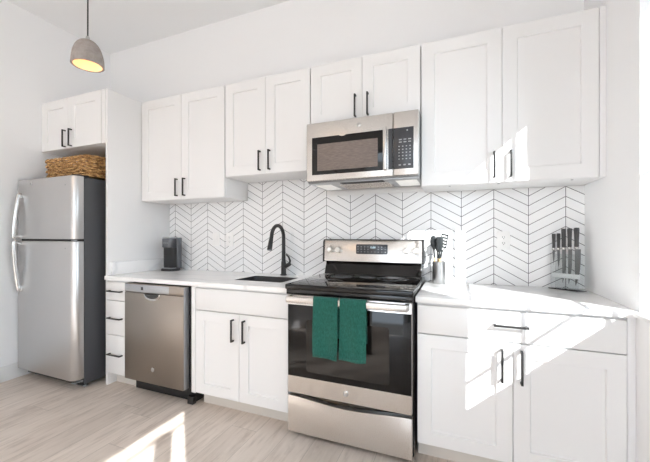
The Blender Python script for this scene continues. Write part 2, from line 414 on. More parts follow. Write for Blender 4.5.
# base cabinets
YD = -0.630; YBODY = YD + 0.0215
def base(name, x0, x1, label, hollow=False, group='base cabinets'):
    T = thing(name, label, 'cabinet', ((x0 + x1) / 2, -0.3, FZ), group)
    if hollow:
        bm = B(); t_ = 0.018
        box(bm, x0, x0 + t_, YBODY, -0.001, 0.122, 0.883); box(bm, x1 - t_, x1, YBODY, -0.001, 0.122, 0.883)
        box(bm, x0 + t_, x1 - t_, YBODY, -0.001, 0.122, 0.140); box(bm, x0 + t_, x1 - t_, -0.012, -0.001, 0.140, 0.883)
        box(bm, x0 + t_, x1 - t_, YBODY, YBODY + t_, 0.70, 0.883); obj('cabinet_body', bm, 'cabin', T)
    else:
        one('cabinet_body', 'cabin', T, x0, x1, YBODY, -0.001, 0.122, 0.883, bev=0.001)
    one('toe_kick', 'toe', T, x0, x1, -0.545, -0.02, FZ, 0.1215, label='pale recessed toe kick')
    return T
T = base('drawer_cabinet', -1.6775, -1.4525, 'narrow white three-drawer base cabinet between the refrigerator and the dishwasher')
for z0, z1, hz in ((0.720, 0.868, 0.795), (0.442, 0.715, 0.578), (0.128, 0.437, 0.287)):
    d = slab('drawer', -1.674, -1.455, z0, z1, YD, T); pull(d, (-1.5645, hz), 0.150, YD, False)
T = base('sink_cabinet', -0.752, -0.0045, 'white two-door base cabinet under the sink, left of the range', True)
slab('false_drawer_front', -0.748, -0.010, 0.718, 0.868, YD, T)
for a, c, h in ((-0.748, -0.3805, -0.424), (-0.3775, -0.010, -0.334)):
    d = shaker('door', a, c, 0.128, 0.712, YD, T, rail=0.07); pull(d, (h, 0.603), 0.150, YD)
bm = B(); box(bm, -0.7885, -0.7525, YD, -0.001, 0.122, 0.883, 0.001); obj('filler_panel', bm, 'cab', T)
T = base('base_cabinet', 0.7725, 1.6655, 'white base cabinet with a wide drawer over two doors, right of the range')
d = slab('drawer', 0.776, 1.663, 0.720, 0.868, YD, T); pull(d, (1.2155, 0.800), 0.150, YD, False)
for a, c, h in ((0.776, 1.2245, 1.177), (1.2275, 1.663, 1.261)):
    dd = shaker('door', a, c, 0.128, 0.714, YD, T, rail=0.07); pull(dd, (h, 0.605), 0.160, YD)
one('filler_panel', 'cab', T, 1.667, 1.6965, YD + 0.008, YD + 0.03, FZ + 0.10, 0.883, bev=0.001)

# countertops
def countertop(x0, x1, label, hole=None):
    bm = B(); y0, y1, z0, z1 = -0.648, 0.0, 0.884, 0.914
    if hole:
        hx0, hx1, hy0, hy1 = hole
        outer = [(x0, y0), (x1, y0), (x1, y1), (x0, y1)]; inner = rrect(hx0, hx1, hy0, hy1, 0.02, 4)
        lo, li = [], []
        for z in (z0, z1):
            lo.append([bm.verts.new((*p, z)) for p in outer]); li.append([bm.verts.new((*p, z)) for p in inner])
        for k in range(4): bm.faces.new((lo[0][k], lo[0][(k + 1) % 4], lo[1][(k + 1) % 4], lo[1][k]))
        n = len(inner)
        for k in range(n): bm.faces.new((li[0][k], li[1][k], li[1][(k + 1) % n], li[0][(k + 1) % n]))
        for j in (0, 1):
            corner = [2, 3, 0, 1]; m = n // 4
            for s in range(4):
                oc = lo[j][corner[s]]
                for k in range(m - 1): bm.faces.new((oc, li[j][s * m + k], li[j][s * m + k + 1]))
                bm.faces.new((oc, li[j][s * m + m - 1], li[j][((s + 1) * m) % n], lo[j][corner[(s + 1) % 4]]))
        return tag(centre(obj('countertop', bm, 'quartz', ang=25)), label, 'countertop', 'quartz countertops')
    box(bm, x0, x1, y0, y1, z0, z1, 0.0015)
    return tag(centre(obj('countertop', bm, 'quartz')), label, 'countertop', 'quartz countertops')
SK = (-0.560, -0.160, -0.450, -0.160)
countertop(-1.678, -0.0005, 'white veined quartz countertop with the sink cut-out, left of the range', SK)
countertop(0.7665, XR - 0.0005, 'white quartz countertop right of the range, in sunlight')
bm = B(); box(bm, -1.678, -1.660, -0.595, -0.001, 0.9145, 1.020, 0.0015)
tag(centre(obj('stone_side_splash', bm, 'quartz')), 'low veined quartz upstand against the end panel beside the coffee maker', 'side splash')
# sink basin
bm = B(); hx0, hx1, hy0, hy1 = SK
prof = [(0.0012, 0.9120, 0.02), (0.0012, 0.875, 0.02), (0.004, 0.70, 0.03), (0.03, 0.675, 0.04)]
rings = [[bm.verts.new((*p, z)) for p in rrect(hx0 + d, hx1 - d, hy0 + d, hy1 - d, r, 4)] for d, z, r in prof]
rim = [bm.verts.new((*p, 0.9120)) for p in rrect(hx0 + 0.0004, hx1 - 0.0004, hy0 + 0.0004, hy1 - 0.0004, 0.02, 4)]
rings = [rim] + rings
for A_, B_ in zip(rings, rings[1:]):
    for k in range(len(A_)): bm.faces.new((A_[k], A_[(k + 1) % len(A_)], B_[(k + 1) % len(A_)], B_[k]))
bm.faces.new(rings[-1])
M['sinksteel'] = mat('satin sink steel', (0.15, 0.15, 0.153), 0.45, metal=1.0)
T = thing('sink', 'dark undermount sink basin set into the left countertop', 'sink', ((hx0 + hx1) / 2, (hy0 + hy1) / 2, 0.675))
obj('basin', bm, 'sinksteel', T)
bm = B(); lathe(bm, [(0.0, 0.679), (0.02, 0.677), (0.04, 0.682), (0.045, 0.676), (0.0, 0.6755)], (-0.375, -0.30, 0), 24); obj('drain', bm, 'chrome', T)

# faucet
fx, fy = -0.352, -0.070
T = thing('faucet', 'tall matte black gooseneck faucet behind the sink', 'faucet', (fx, fy, 0.914))
bm = B(); lathe(bm, [(0.0, 0.9145), (0.027, 0.9145), (0.027, 0.922), (0.021, 0.926), (0.020, 1.0), (0.0185, 1.03), (0.0, 1.03)], (fx, fy, 0), 24); obj('base', bm, 'blk', T)
pts = [(fx, fy, 1.02), (fx, fy, 1.12), (fx, fy, 1.225)]
R = 0.095
for k in range(1, 15):
    a = math.radians(180 - k * 12.5); pts.append((fx, fy - R - R * math.cos(a), 1.225 + R * math.sin(a)))
pts.append((fx, pts[-1][1] - 0.006, pts[-1][2] - 0.02))
bm = B(); tube(bm, pts, [0.0165, 0.0155] + [0.0145] * (len(pts) - 2), 16); obj('spout', bm, 'blk', T)
e = Vector(pts[-1]); d_ = (e - Vector(pts[-2])).normalized()
bm = B(); tube(bm, [e - d_ * 0.002, e + d_ * 0.012, e + d_ * 0.06, e + d_ * 0.088], [0.0152, 0.0165, 0.0185, 0.0195], 16); sh = obj('spray_head', bm, 'blk', T)
bm = B(); tube(bm, [(fx + 0.012, fy, 0.985), (fx + 0.035, fy - 0.004, 0.997), (fx + 0.062, fy - 0.008, 1.010)], [0.016, 0.0175, 0.015], 14)
hub = obj('handle_hub', bm, 'blk', T)
bm = B(); tube(bm, [(fx + 0.055, fy - 0.008, 1.010), (fx + 0.068, fy - 0.014, 1.035), (fx + 0.058, fy - 0.02, 1.068), (fx + 0.036, fy - 0.024, 1.088)], [0.011, 0.0085, 0.007, 0.006], 10)
obj('lever', bm, 'blk', hub)

# ------------------------------------------------------------------ badges
def badge(parent, c, r, yf, m='chrome'):
    """round script monogram badge"""
    bm = B(); lathe(bm, [(0, -0.0001), (r, -0.0001), (r, -0.0018), (r * 0.93, -0.0024), (0, -0.0024)], (c[0], yf, c[1]), 28, 'Y')
    bd = obj('badge', bm, m, parent)
    bm = B(); torus(bm, (c[0], yf - 0.0024, c[1]), r * 0.80, r * 0.055, 'Y', 28, 6)
    for sgn in (-1, 1):
        pts = []
        for k in range(15):
            a = math.radians(40 + k * 22); q = r * (0.18 + 0.10 * math.sin(k / 14 * math.pi))
            pts.append((c[0] + sgn * r * 0.25 + q * math.cos(a), yf - 0.0026, c[1] + q * 1.35 * math.sin(a)))
        tube(bm, pts, r * 0.05, 6)
    for k in range(4):
        a = math.radians(45 + 90 * k)
        pts = [(c[0] + r * q * math.cos(a + s), yf - 0.0026, c[1] + r * q * math.sin(a + s)) for q, s in ((0.72, -0.25), (0.62, 0), (0.72, 0.25))]
        tube(bm, pts, r * 0.045, 6)
    obj('monogram', bm, 'grey_plastic', bd)
    return bd
FONT = None
def text(parent, s, c, size, yf, m, name='lettering', align='CENTER', th=0.0006):
    cu = bpy.data.curves.new(name, 'FONT'); cu.body = s; cu.size = size; cu.align_x = align; cu.align_y = 'CENTER'; cu.extrude = th
    tmp = bpy.data.objects.new('tmp', cu); COL.objects.link(tmp)
    dg = bpy.context.evaluated_depsgraph_get(); me = bpy.data.meshes.new_from_object(tmp.evaluated_get(dg))
    bpy.data.objects.remove(tmp); bpy.data.curves.remove(cu)
    me.transform(Matrix.Rotation(math.radians(90), 4, 'X')); me.transform(Matrix.Translation(Vector((c[0], yf, c[1])) - worigin(parent)))
    me.materials.clear(); me.materials.append(M[m]); o = bpy.data.objects.new(name, me); COL.objects.link(o); o.parent = parent; return o

# ------------------------------------------------------------------ refrigerator
RX0, RX1 = XL + 0.016, -1.782; RYF = -0.818; RYB = -0.742
T = thing('refrigerator', 'stainless top-freezer refrigerator with charcoal sides in the left corner', 'refrigerator', ((RX0 + RX1) / 2, -0.4, FZ))
one('cabinet_shell', 'fridgeside', T, RX0, RX1, RYB + 0.006, -0.04, 0.055, 1.705, bev=0.004, label='charcoal side and back shell')
def fdoor(name, z0, z1):
    """door with rounded vertical edges"""
    bm = B(); poly = []
    r = 0.045
    poly += [(RX0, RYB), (RX0, RYF + 0.012), (RX0 + 0.012, RYF)]
    for k in range(9):
        a = math.radians(90 - 90 * k / 8); poly.append((RX1 - r + r * math.cos(a), RYF + r - r * math.sin(a)))
    poly.append((RX1, RYB))
    prism(bm, poly, z0, z1, 'XY', 0.003); return obj(name, bm, 'steel', T, 'brushed stainless door', ang=30)
fz = fdoor('freezer_door', 1.213, 1.710); rd = fdoor('fresh_food_door', 0.105, 1.194)
def fhandle(parent, za, zb, bow):
    hx = RX0 + 0.060; bm = B(); pts = []; n = 16
    for k in range(n + 1):
        s = k / n; z = za + (zb - za) * s
        pts.append((hx, RYF - 0.016 - 0.036 * math.sin(s * math.pi / 2) ** 0.9, z))
    pts = pts + [(hx, pts[-1][1] + 0.012, zb + (zb - za) * 0.012)]
    tube(bm, pts, 0.0115, 12, 1.0, 1.25); h = obj('handle', bm, 'chrome', parent, 'bowed polished steel handle')
    bm = B(); s = 1 if zb > za else -1
    box(bm, hx - 0.014, hx + 0.014, RYF - 0.026, RYF + 0.0005, min(za - s * 0.012, za + s * 0.04), max(za - s * 0.012, za + s * 0.04), 0.005); obj('mount', bm, 'chrome', h)
    bm = B(); box(bm, hx - 0.012, hx + 0.012, RYF - 0.054, RYF + 0.0005, min(zb, zb - s * 0.02), max(zb, zb - s * 0.02), 0.004); obj('mount', bm, 'chrome', h)
fhandle(fz, 1.590, 1.222, 0.05); fhandle(rd, 0.775, 1.186, 0.05)
one('door_gasket', 'blkplastic', T, RX0 + 0.004, RX1 - 0.004, RYB - 0.045, RYB + 0.0055, 1.1945, 1.2125, label='black gap between the doors')
bm = B(); box(bm, RX0 + 0.01, RX1 - 0.012, RYB + 0.0005, RYB + 0.0058, 0.11, 1.70); obj('gasket', bm, 'blkplastic', T)
one('base_grille', 'blkplastic', T, RX0 + 0.01, RX1 - 0.01, RYB - 0.005, RYB + 0.03, 0.045, 0.10, bev=0.003, label='black base grille')
for xx in (RX0 + 0.06, RX1 - 0.045):
    bm = B(); lathe(bm, [(0.0, FZ), (0.018, FZ), (0.018, FZ + 0.012), (0.008, FZ + 0.016), (0.008, 0.06), (0.0, 0.06)], (xx, -0.70, 0), 16); obj('foot', bm, 'silver', T)
for z in (0.085, 1.204):
    bm = B(); box(bm, RX1 - 0.05, RX1 - 0.006, RYF + 0.012, RYB, z - 0.004, z + 0.004, 0.002); obj('hinge', bm, 'silver', T)
bm = B(); box(bm, RX1 - 0.075, RX1 - 0.008, RYF + 0.02, RYB + 0.05, 1.7105, 1.722, 0.004); obj('hinge_cover', bm, 'blkplastic', T)
badge(fz, (RX0 + 0.205, 1.672), 0.016, RYF)
for z in (1.66, 1.16):
    bm = B(); lathe(bm, [(0, -0.0001), (0.005, -0.0001), (0.004, -0.002), (0, -0.002)], (RX1 - 0.10, RYF, z - 0.02), 12, 'Y'); obj('door_plug', bm, 'grey_plastic', rd if z < 1.2 else fz)

# basket on top of the refrigerator
def basket():
    x0, x1, y0, y1, z0, z1 = -2.375, -1.80, -0.690, -0.32, 1.724, 1.893
    T = thing('wicker_basket', 'shallow brown woven basket on top of the refrigerator', 'basket', ((x0 + x1) / 2, (y0 + y1) / 2, z0))
    base_loop = rrect(x0, x1, y0, y1, 0.055, 6)
    P = []; tot = 0
    n = len(base_loop)
    for k in range(n):
        a = Vector(base_loop[k]); c = Vector(base_loop[(k + 1) % n]); L = (c - a).length; m = max(1, int(L / 0.011))
        for j in range(m): P.append(a + (c - a) * j / m)
    N = len(P); cx, cy = (x0 + x1) / 2, (y0 + y1) / 2
    nor = []
    for k in range(N):
        tt = (P[(k + 1) % N] - P[k - 1]).normalized(); nor.append(Vector((tt.y, -tt.x)))
    bm = B(); rows = 8; rr = 0.0115
    for r_ in range(rows):
        z = z0 + 0.010 + (z1 - z0 - 0.022) * r_ / (rows - 1); fl = 0.012 * r_ / rows; ring = []
        for k in range(N):
            ph = (k // 4 + r_) % 2; off = 0.0065 * (1 if ph else -1) * math.sin(math.pi * ((k % 4) + 0.5) / 4)
            c = P[k] + nor[k] * (fl + off); jz = random.uniform(-0.0015, 0.0015); rj = rr * random.uniform(0.9, 1.15)
            ring.append([bm.verts.new((c.x + nor[k].x * rj * 0.8 * math.cos(q), c.y + nor[k].y * rj * 0.8 * math.cos(q), z + jz + rj * math.sin(q))) for q in [2 * math.pi * j / 8 for j in range(8)]])
        for k in range(N):
            A_, B_ = ring[k], ring[(k + 1) % N]
            for j in range(8): bm.faces.new((A_[j], A_[(j + 1) % 8], B_[(j + 1) % 8], B_[j]))
    obj('woven_side', bm, 'wicker', T, ang=80)
    bm = B(); prism(bm, rrect(x0 + 0.01, x1 - 0.01, y0 + 0.01, y1 - 0.01, 0.05, 5), z0, z0 + 0.01, 'XY'); obj('basket_bottom', bm, 'wicker', T)
    bm = B(); ring = []
    for k in range(N):
        c = P[k] + nor[k] * 0.012; rj = 0.011 + 0.0025 * math.sin(k * 1.3)
        ring.append([bm.verts.new((c.x + nor[k].x * rj * math.cos(q), c.y + nor[k].y * rj * math.cos(q), z1 - 0.004 + rj * math.sin(q))) for q in [2 * math.pi * j / 8 for j in range(8)]])
    for k in range(N):
        A_, B_ = ring[k], ring[(k + 1) % N]
        for j in range(8): bm.faces.new((A_[j], A_[(j + 1) % 8], B_[(j + 1) % 8], B_[j]))
    obj('rim', bm, 'wicker', T, ang=80)
basket()

# ------------------------------------------------------------------ dishwasher
DX0, DX1 = -1.424, -0.829; DY = -0.664
T = thing('dishwasher', 'stainless front-control dishwasher between the drawers and the sink cabinet', 'dishwasher', ((DX0 + DX1) / 2, -0.33, FZ))
one('tub', 'blkplastic', T, DX0 + 0.01, -0.795, -0.612, -0.03, 0.13, 0.872, label='black tub behind the door')
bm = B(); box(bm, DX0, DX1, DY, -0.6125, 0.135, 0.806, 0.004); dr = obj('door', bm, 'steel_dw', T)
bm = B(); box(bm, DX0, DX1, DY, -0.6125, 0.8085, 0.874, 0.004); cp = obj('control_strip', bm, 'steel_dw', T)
cp2 = one('control_panel', 'silver', cp, DX0 + 0.004, -0.965, DY - 0.0015, DY + 0.002, 0.812, 0.868, bev=0.001, label='grey strip of buttons')
bm = B()
for k in range(9): lathe(bm, [(0, -0.0001), (0.004, -0.0001), (0.004, -0.0012), (0, -0.0012)], (-1.20 + k * 0.024, DY - 0.0015, 0.838), 10, 'Y')
obj('button', bm, 'print', cp2)
bm = B(); box(bm, -1.245, -1.222, DY - 0.0024, DY - 0.0016, 0.828, 0.852); obj('display', bm, 'slot', cp2)
for k in range(3): one('print_line', 'print', cp2, DX0 + 0.02, DX0 + 0.085 - 0.015 * k, DY - 0.0022, DY - 0.0016, 0.853 - k * 0.012, 0.857 - k * 0.012)
bm = B(); poly = [(-1.215, 0.806)] + [(-1.130 + 0.085 * math.cos(a), 0.806 + 0.050 * math.sin(a)) for a in [math.pi + math.pi * k / 16 for k in range(1, 16)]] + [(-1.045, 0.806)]
prism(bm, poly, DY - 0.006, DY + 0.001, 'XZ', 0.002); ph = obj('pocket_handle', bm, 'chrome', dr, 'curved steel pocket handle')
bm = B(); poly = [(-1.203, 0.8055)] + [(-1.130 + 0.073 * math.cos(a), 0.8055 + 0.036 * math.sin(a)) for a in [math.pi + math.pi * k / 16 for k in range(1, 16)]] + [(-1.057, 0.8055)]
prism(bm, poly, DY - 0.0068, DY - 0.0058, 'XZ'); obj('recess_shade', bm, 'slot', ph)  # flat dark plate, the hollow's shade put into its colour
one('door_edge_glint', 'silver', dr, DX1 - 0.0005, DX1 + 0.003, DY + 0.004, -0.613, 0.139, 0.870, bev=0.001, label='door edge with its highlight put into the colour')  # paler strip added in place of the highlight on the door's side
badge(dr, (-1.125, 0.243), 0.017, DY)
one('toe_kick', 'blkplastic', T, DX0 + 0.012, -0.795, -0.575, -0.10, FZ + 0.006, 0.129, bev=0.003, label='black toe kick')
bm = B(); box(bm, -0.845, -0.793, -0.612, -0.577, FZ, 0.075, 0.003); obj('foot', bm, 'blkplastic', T)

# ------------------------------------------------------------------ range
GX0, GX1 = 0.0045, 0.7575
T = thing('range', 'stainless electric range with a black glass cooktop and oven door', 'range', (0.381, -0.33, FZ))
one('range_body', 'blkenamel', T, GX0, GX1, -0.632, -0.032, 0.045, 0.912, bev=0.002, label='black enamel sides')
bm = B(); box(bm, GX0 - 0.0035, GX1 + 0.0035, -0.690, -0.030, 0.9155, 0.947, 0.006, 3); ct = obj('cooktop', bm, 'glass_blk', T, 'black glass cooktop')
for (x, y, r) in ((0.20, -0.50, 0.105), (0.565, -0.50, 0.085), (0.20, -0.22, 0.078), (0.565, -0.22, 0.10), (0.381, -0.17, 0.055)):
    bm = B(); torus(bm, (x, y, 0.9472), r, 0.0009, 'Z', 48, 6); torus(bm, (x, y, 0.9472), r * 0.62, 0.0007, 'Z', 40, 6); obj('burner_ring', bm, 'burner', ct)
one('cooktop_trim', 'blkenamel', T, GX0, GX1, -0.678, -0.632, 0.885, 0.915, bev=0.002)
# backguard: black riser leaning forward under a stainless control panel
bm = B(); prism(bm, [(-0.032, 0.9475), (-0.095, 0.9475), (-0.088, 0.965), (-0.055, 1.046), (-0.032, 1.046)], 0.022, 0.740, 'YZ', 0.002); obj('riser', bm, 'glass_blk', T, 'black glossy riser')
bm = B(); prism(bm, [(-0.012, 1.047), (-0.090, 1.047), (-0.084, 1.19), (-0.072, 1.206), (-0.012, 1.206)], 0.016, 0.748, 'YZ', 0.002); bgd = obj('backguard', bm, 'steel_mw', T, 'stainless control panel')
bm = B(); prism(bm, [(-0.010, 1.041), (-0.096, 1.041), (-0.089, 1.195), (-0.074, 1.212), (-0.010, 1.212)], 0.006, 0.0155, 'YZ', 0.002)
obj('end_cap', bm, 'blkplastic', bgd, 'black end cap')
bm = B(); prism(bm, [(-0.010, 1.041), (-0.096, 1.041), (-0.089, 1.195), (-0.074, 1.212), (-0.010, 1.212)], 0.7485, 0.758, 'YZ', 0.002)
obj('end_cap', bm, 'blkplastic', bgd, 'black end cap')
one('top_trim', 'blkplastic', bgd, 0.0155, 0.7485, -0.074, -0.010, 1.2065, 1.212, bev=0.001)
yp = lambda z: -0.090 + (z - 1.047) / (1.19 - 1.047) * 0.006
def slant(poly, d, name, m, parent, bev=0.0):
    bm = B(); prism(bm, poly, 0.0, -d, 'XZ', bev)
    for v_ in bm.verts: v_.co.y += yp(v_.co.z) + 0.0002
    return obj(name, bm, m, parent)
dp = slant(rrect(0.272, 0.508, 1.104, 1.176, 0.008), 0.003, 'control_display', 'panel_dark', bgd, 0.001)
bm = B(); box(bm, 0.375, 0.425, -0.0922, -0.0914, 1.143, 1.163, 0); obj('clock_window', bm, 'slot', dp)
text(dp, '12:00', (0.400, 1.153), 0.019, -0.0928, 'lightdisp', 'clock_digits')
bm = B()
for r_, zz in enumerate((1.157, 1.140, 1.120)):
    for k in range(9):
        xx = 0.288 + k * 0.0255
        if 0.365 < xx < 0.435 and r_ < 2: continue
        box(bm, xx - 0.0042, xx + 0.0042, -0.0925, -0.0905, zz - 0.0017, zz + 0.0017)
obj('button_print', bm, 'print', dp)
for k, xx in enumerate((0.068, 0.134, 0.643, 0.709)):
    z = 1.134; y = yp(z)
    bm = B(); lathe(bm, [(0, 0.0), (0.024, 0.0), (0.0235, -0.006), (0.021, -0.010), (0.0205, -0.026), (0.018, -0.030), (0, -0.030)], (xx, y, z), 24, 'Y'); kb = obj('knob', bm, 'knob', bgd, 'round metal knob')
    bm = B(); box(bm, xx - 0.0035, xx + 0.0035, y - 0.037, y - 0.028, z - 0.019, z + 0.019, 0.0015); obj('grip', bm, 'knob', kb)
    bm = B()
    for q in range(7):
        a = math.radians(-30 + 40 * q); box(bm, xx + 0.033 * math.cos(a) - 0.002, xx + 0.033 * math.cos(a) + 0.002, y - 0.0014, y + 0.001, z + 0.033 * math.sin(a) - 0.002, z + 0.033 * math.sin(a) + 0.002)
    obj('dial_print', bm, 'grey_plastic', kb)
# oven door
DYF = -0.668
bm = B(); box(bm, 0.010, 0.752, DYF, -0.634, 0.2835, 0.880, 0.004); od = obj('oven_door', bm, 'steelh', T, 'stainless oven door')
gl = one('door_glass', 'glass_blk', od, 0.012, 0.750, DYF - 0.003, DYF + 0.001, 0.388, 0.822, bev=0.0015, label='black door glass')
bm = B(); prism(bm, rrect(0.135, 0.632, 0.425, 0.740, 0.02), DYF - 0.0036, DYF - 0.0029, 'XZ'); ow = obj('oven_window', bm, 'ovenwin', gl)
badge(od, (0.383, 0.336), 0.017, DYF)
HZ = 0.862; HY = -0.722
bm = B(); box(bm, 0.026, 0.738, HY - 0.010, HY + 0.010, HZ - 0.020, HZ + 0.020, 0.008, 3); hd = obj('handle', bm, 'steel_mw', od, 'wide stainless door handle')
for xx in (0.036, 0.728):
    bm = B(); box(bm, xx - 0.012, xx + 0.012, HY + 0.004, DYF + 0.0005, HZ - 0.016, HZ + 0.016, 0.004); obj('bracket', bm, 'chrome', hd)
# storage drawer with a bowed top edge
bm = B(); poly = [(0.010, 0.046), (0.752, 0.046), (0.752, 0.266)]
for k in range(1, 16):
    s = k / 16; poly.append((0.752 - 0.742 * s, 0.266 - 0.022 * math.sin(math.pi * s) ** 2))
poly.append((0.010, 0.266)); prism(bm, poly, DYF, -0.634, 'XZ', 0.003); obj('storage_drawer', bm, 'steelh', T, 'stainless storage drawer')
for xx in (0.05, 0.71):
    for yy in (-0.60, -0.08):
        bm = B(); lathe(bm, [(0.0, FZ), (0.016, FZ), (0.016, FZ + 0.008), (0.008, FZ + 0.012), (0.008, 0.046), (0.0, 0.046)], (xx, yy, 0), 12); obj('foot', bm, 'blkplastic', T)

# towels folded over the oven handle
def towel(x0, x1, zb_front, zb_back, label, ph):
    bm = B(); r = 0.0145; nx = 18; path = []
    top = HZ + 0.020
    for k in range(15): path.append((HY - r, zb_front + (top - 0.006 - zb_front) * k / 14, k / 14))
    for k in range(1, 8):
        a = math.pi - math.pi * k / 8; path.append((HY + r * math.cos(a), top - 0.006 + (r + 0.002) * math.sin(a), 1))
    for k in range(8): path.append((HY + r, top - 0.006 - (top - 0.006 - zb_back) * k / 7, 1))
    grid = []
    for i in range(nx + 1):
        s = i / nx; x = x0 + (x1 - x0) * s; col = []
        for y, z, f in path:
            wv_ = (1 - f) * 0.006 * math.sin(s * 7 + ph + z * 6) - (1 - f) * 0.005
            yy = y + min(wv_, 0.002) if y < HY else y
            xx = x + (1 - f) * 0.004 * math.sin(z * 20 + ph) * (s - 0.5)
            col.append(bm.verts.new((xx, yy, z + (0.004 * math.sin(s * 5 + ph) if f == 0 and y < HY else 0))))
        grid.append(col)
    for A_, B_ in zip(grid, grid[1:]):
        for k in range(len(A_) - 1): bm.faces.new((A_[k], A_[k + 1], B_[k + 1], B_[k]))
    bmesh.ops.recalc_face_normals(bm, faces=bm.faces)
    g = bmesh.ops.solidify(bm, geom=list(bm.faces), thickness=0.0035)
    T = thing('hand_towel', label, 'towel', ((x0 + x1) / 2, HY, zb_front), 'green towels on the oven door')
    obj('cloth', bm, 'towel', T, ang=60)
    bm = B()
    for s0, s1 in ((x0 + 0.004, x1 - 0.004),):
        box(bm, s0, s1, HY - r - 0.0115, HY - r - 0.0085, zb_front + 0.004, zb_front + 0.016, 0.001)
    obj('hem', bm, 'towel', T)
towel(0.208, 0.357, 0.548, 0.66, 'green hand towel over the oven handle, the left one of the two', 0.4)
towel(0.369, 0.519, 0.552, 0.65, 'green hand towel over the oven handle, the right one of the two', 2.1)

# ------------------------------------------------------------------ over-the-range microwave
T = thing('microwave', 'stainless over-the-range microwave mounted above the range', 'microwave', (0.381, -0.2, 1.60))
one('microwave_body', 'grey_plastic', T, 0.004, 0.758, -0.366, 0.0, 1.606, 2.010, bev=0.003, label='grey steel body')
MY = -0.400
bm = B(); box(bm, 0.010, 0.602, MY, -0.367, 1.612, 2.006, 0.005, 3); md = obj('door', bm, 'steel_mw', T, 'stainless microwave door')
g = one('door_glass', 'glass_blk', md, 0.052, 0.545, MY - 0.002, MY + 0.002, 1.652, 1.906, bev=0.001, label='black door glass')
one('window_screen', 'mwscreen', g, 0.092, 0.507, MY - 0.0026, MY - 0.0018, 1.678, 1.858)
one('dark_edge_strip', 'panel_dark', md, 0.574, 0.6015, MY - 0.002, MY + 0.002, 1.652, 1.906)
bm = B(); box(bm, 0.546, 0.571, MY - 0.040, MY - 0.024, 1.645, 1.912, 0.006, 3)
for z in (1.66, 1.897): box(bm, 0.548, 0.569, MY - 0.028, MY + 0.0005, z - 0.011, z + 0.011, 0.003)
obj('handle', bm, 'chrome', md, 'vertical polished handle')
badge(md, (0.384, 1.957), 0.015, MY)
bm = B(); poly = [(0.242 + 0.06 * k / 10, 1.9075 - 0.010 * math.sin(math.pi * k / 10)) for k in range(11)]
prism(bm, poly, MY - 0.004, MY + 0.001, 'XZ'); obj('energy_tab', bm, 'steel_mw', md)
bm = B(); box(bm, 0.604, 0.757, MY, -0.367, 1.612, 2.006, 0.005, 3); cpn = obj('control_housing', bm, 'steel_mw', T, 'stainless control side')
kp = one('keypad', 'panel_dark', cpn, 0.6045, 0.728, MY - 0.002, MY + 0.002, 1.652, 1.906, bev=0.001, label='dark grey keypad')
bm = B()
lathe(bm, [(0, -0.0018), (0.005, -0.0018), (0.005, -0.0027), (0, -0.0027)], (0.690, MY, 1.886), 12, 'Y')
obj('indicator', bm, 'print', kp)
bm = B()
for r_, zz in enumerate((1.832, 1.816)):
    for k in range(3): box(bm, 0.640 + k * 0.028, 0.657 + k * 0.028, MY - 0.0027, MY - 0.0018, zz - 0.003, zz + 0.003)
obj('function_keys', bm, 'print', kp); bm = B()
for r_ in range(5):
    for k in range(4): box(bm, 0.637 + k * 0.022, 0.645 + k * 0.022, MY - 0.0027, MY - 0.0018, 1.787 - r_ * 0.0195, 1.793 - r_ * 0.0195)
obj('number_keys', bm, 'print', kp); bm = B()
for k in range(3): box(bm, 0.638 + k * 0.029, 0.652 + k * 0.029, MY - 0.0027, MY - 0.0018, 1.672, 1.680)
obj('start_keys', bm, 'print', kp)
one('vent_pan', 'silver', T, 0.008, 0.754, -0.360, -0.004, 1.598, 1.6055, bev=0.002, label='grey underside vent pan')
one('vent_slot', 'slot', T, 0.235, 0.530, -0.348, -0.285, 1.5955, 1.5978, label='black vent slot')
for xa, xb in ((0.035, 0.150), (0.600, 0.735)):
    bm = B(); box(bm, xa, xb, -0.300, -0.060, 1.5945, 1.5978, 0.001); obj('cooktop_light', bm, 'lens', T, 'white cooktop light lens')
bm = B(); box(bm, 0.20, 0.55, -0.270, -0.045, 1.5945, 1.5978, 0.001)
for k in range(12): box(bm, 0.21, 0.54, -0.262 + k * 0.0175, -0.258 + k * 0.0175, 1.5925, 1.5948)
obj('grease_filter', bm, 'steel_mw', T, 'ribbed grease filter')

# ------------------------------------------------------------------ coffee maker
cx0, cx1, cy0, cy1 = -1.572, -1.430, -0.205, -0.085
T = thing('coffee_maker', 'slim black single-serve coffee maker on the left end of the counter', 'coffee maker', ((cx0 + cx1) / 2, (cy0 + cy1) / 2, 0.914))
bm = B(); prism(bm, rrect(cx0, cx1 - 0.006, cy0, cy1, 0.022), 0.9145, 0.936, 'XY', 0.004); obj('base', bm, 'blkplastic', T)
bm = B(); prism(bm, rrect(cx0 + 0.012, cx1 - 0.02, cy0 + 0.006, cy0 + 0.10, 0.010), 0.9365, 0.943, 'XY', 0.002)
for k in range(6): box(bm, cx0 + 0.024 + k * 0.015, cx0 + 0.030 + k * 0.015, cy0 + 0.025, cy0 + 0.09, 0.9425, 0.9445)
obj('drip_tray', bm, 'silver', T)
bm = B(); prism(bm, rrect(cx0 + 0.008, cx1 - 0.012, cy0 + 0.028, cy1, 0.012), 0.9445, 1.130, 'XY', 0.003); obj('column', bm, 'blkplastic', T)
bm = B(); prism(bm, rrect(cx0 + 0.002, cx1 - 0.026, cy0 + 0.004, cy1 - 0.02, 0.035), 1.1305, 1.215, 'XY', 0.006); hdp = obj('brew_head', bm, 'waterdark', T)
bm = B(); prism(bm, rrect(cx0 + 0.002, cx1 - 0.028, cy0 + 0.004, cy1 - 0.022, 0.035), 1.2155, 1.230, 'XY', 0.005); obj('lid', bm, 'silver', T, 'grey lid')
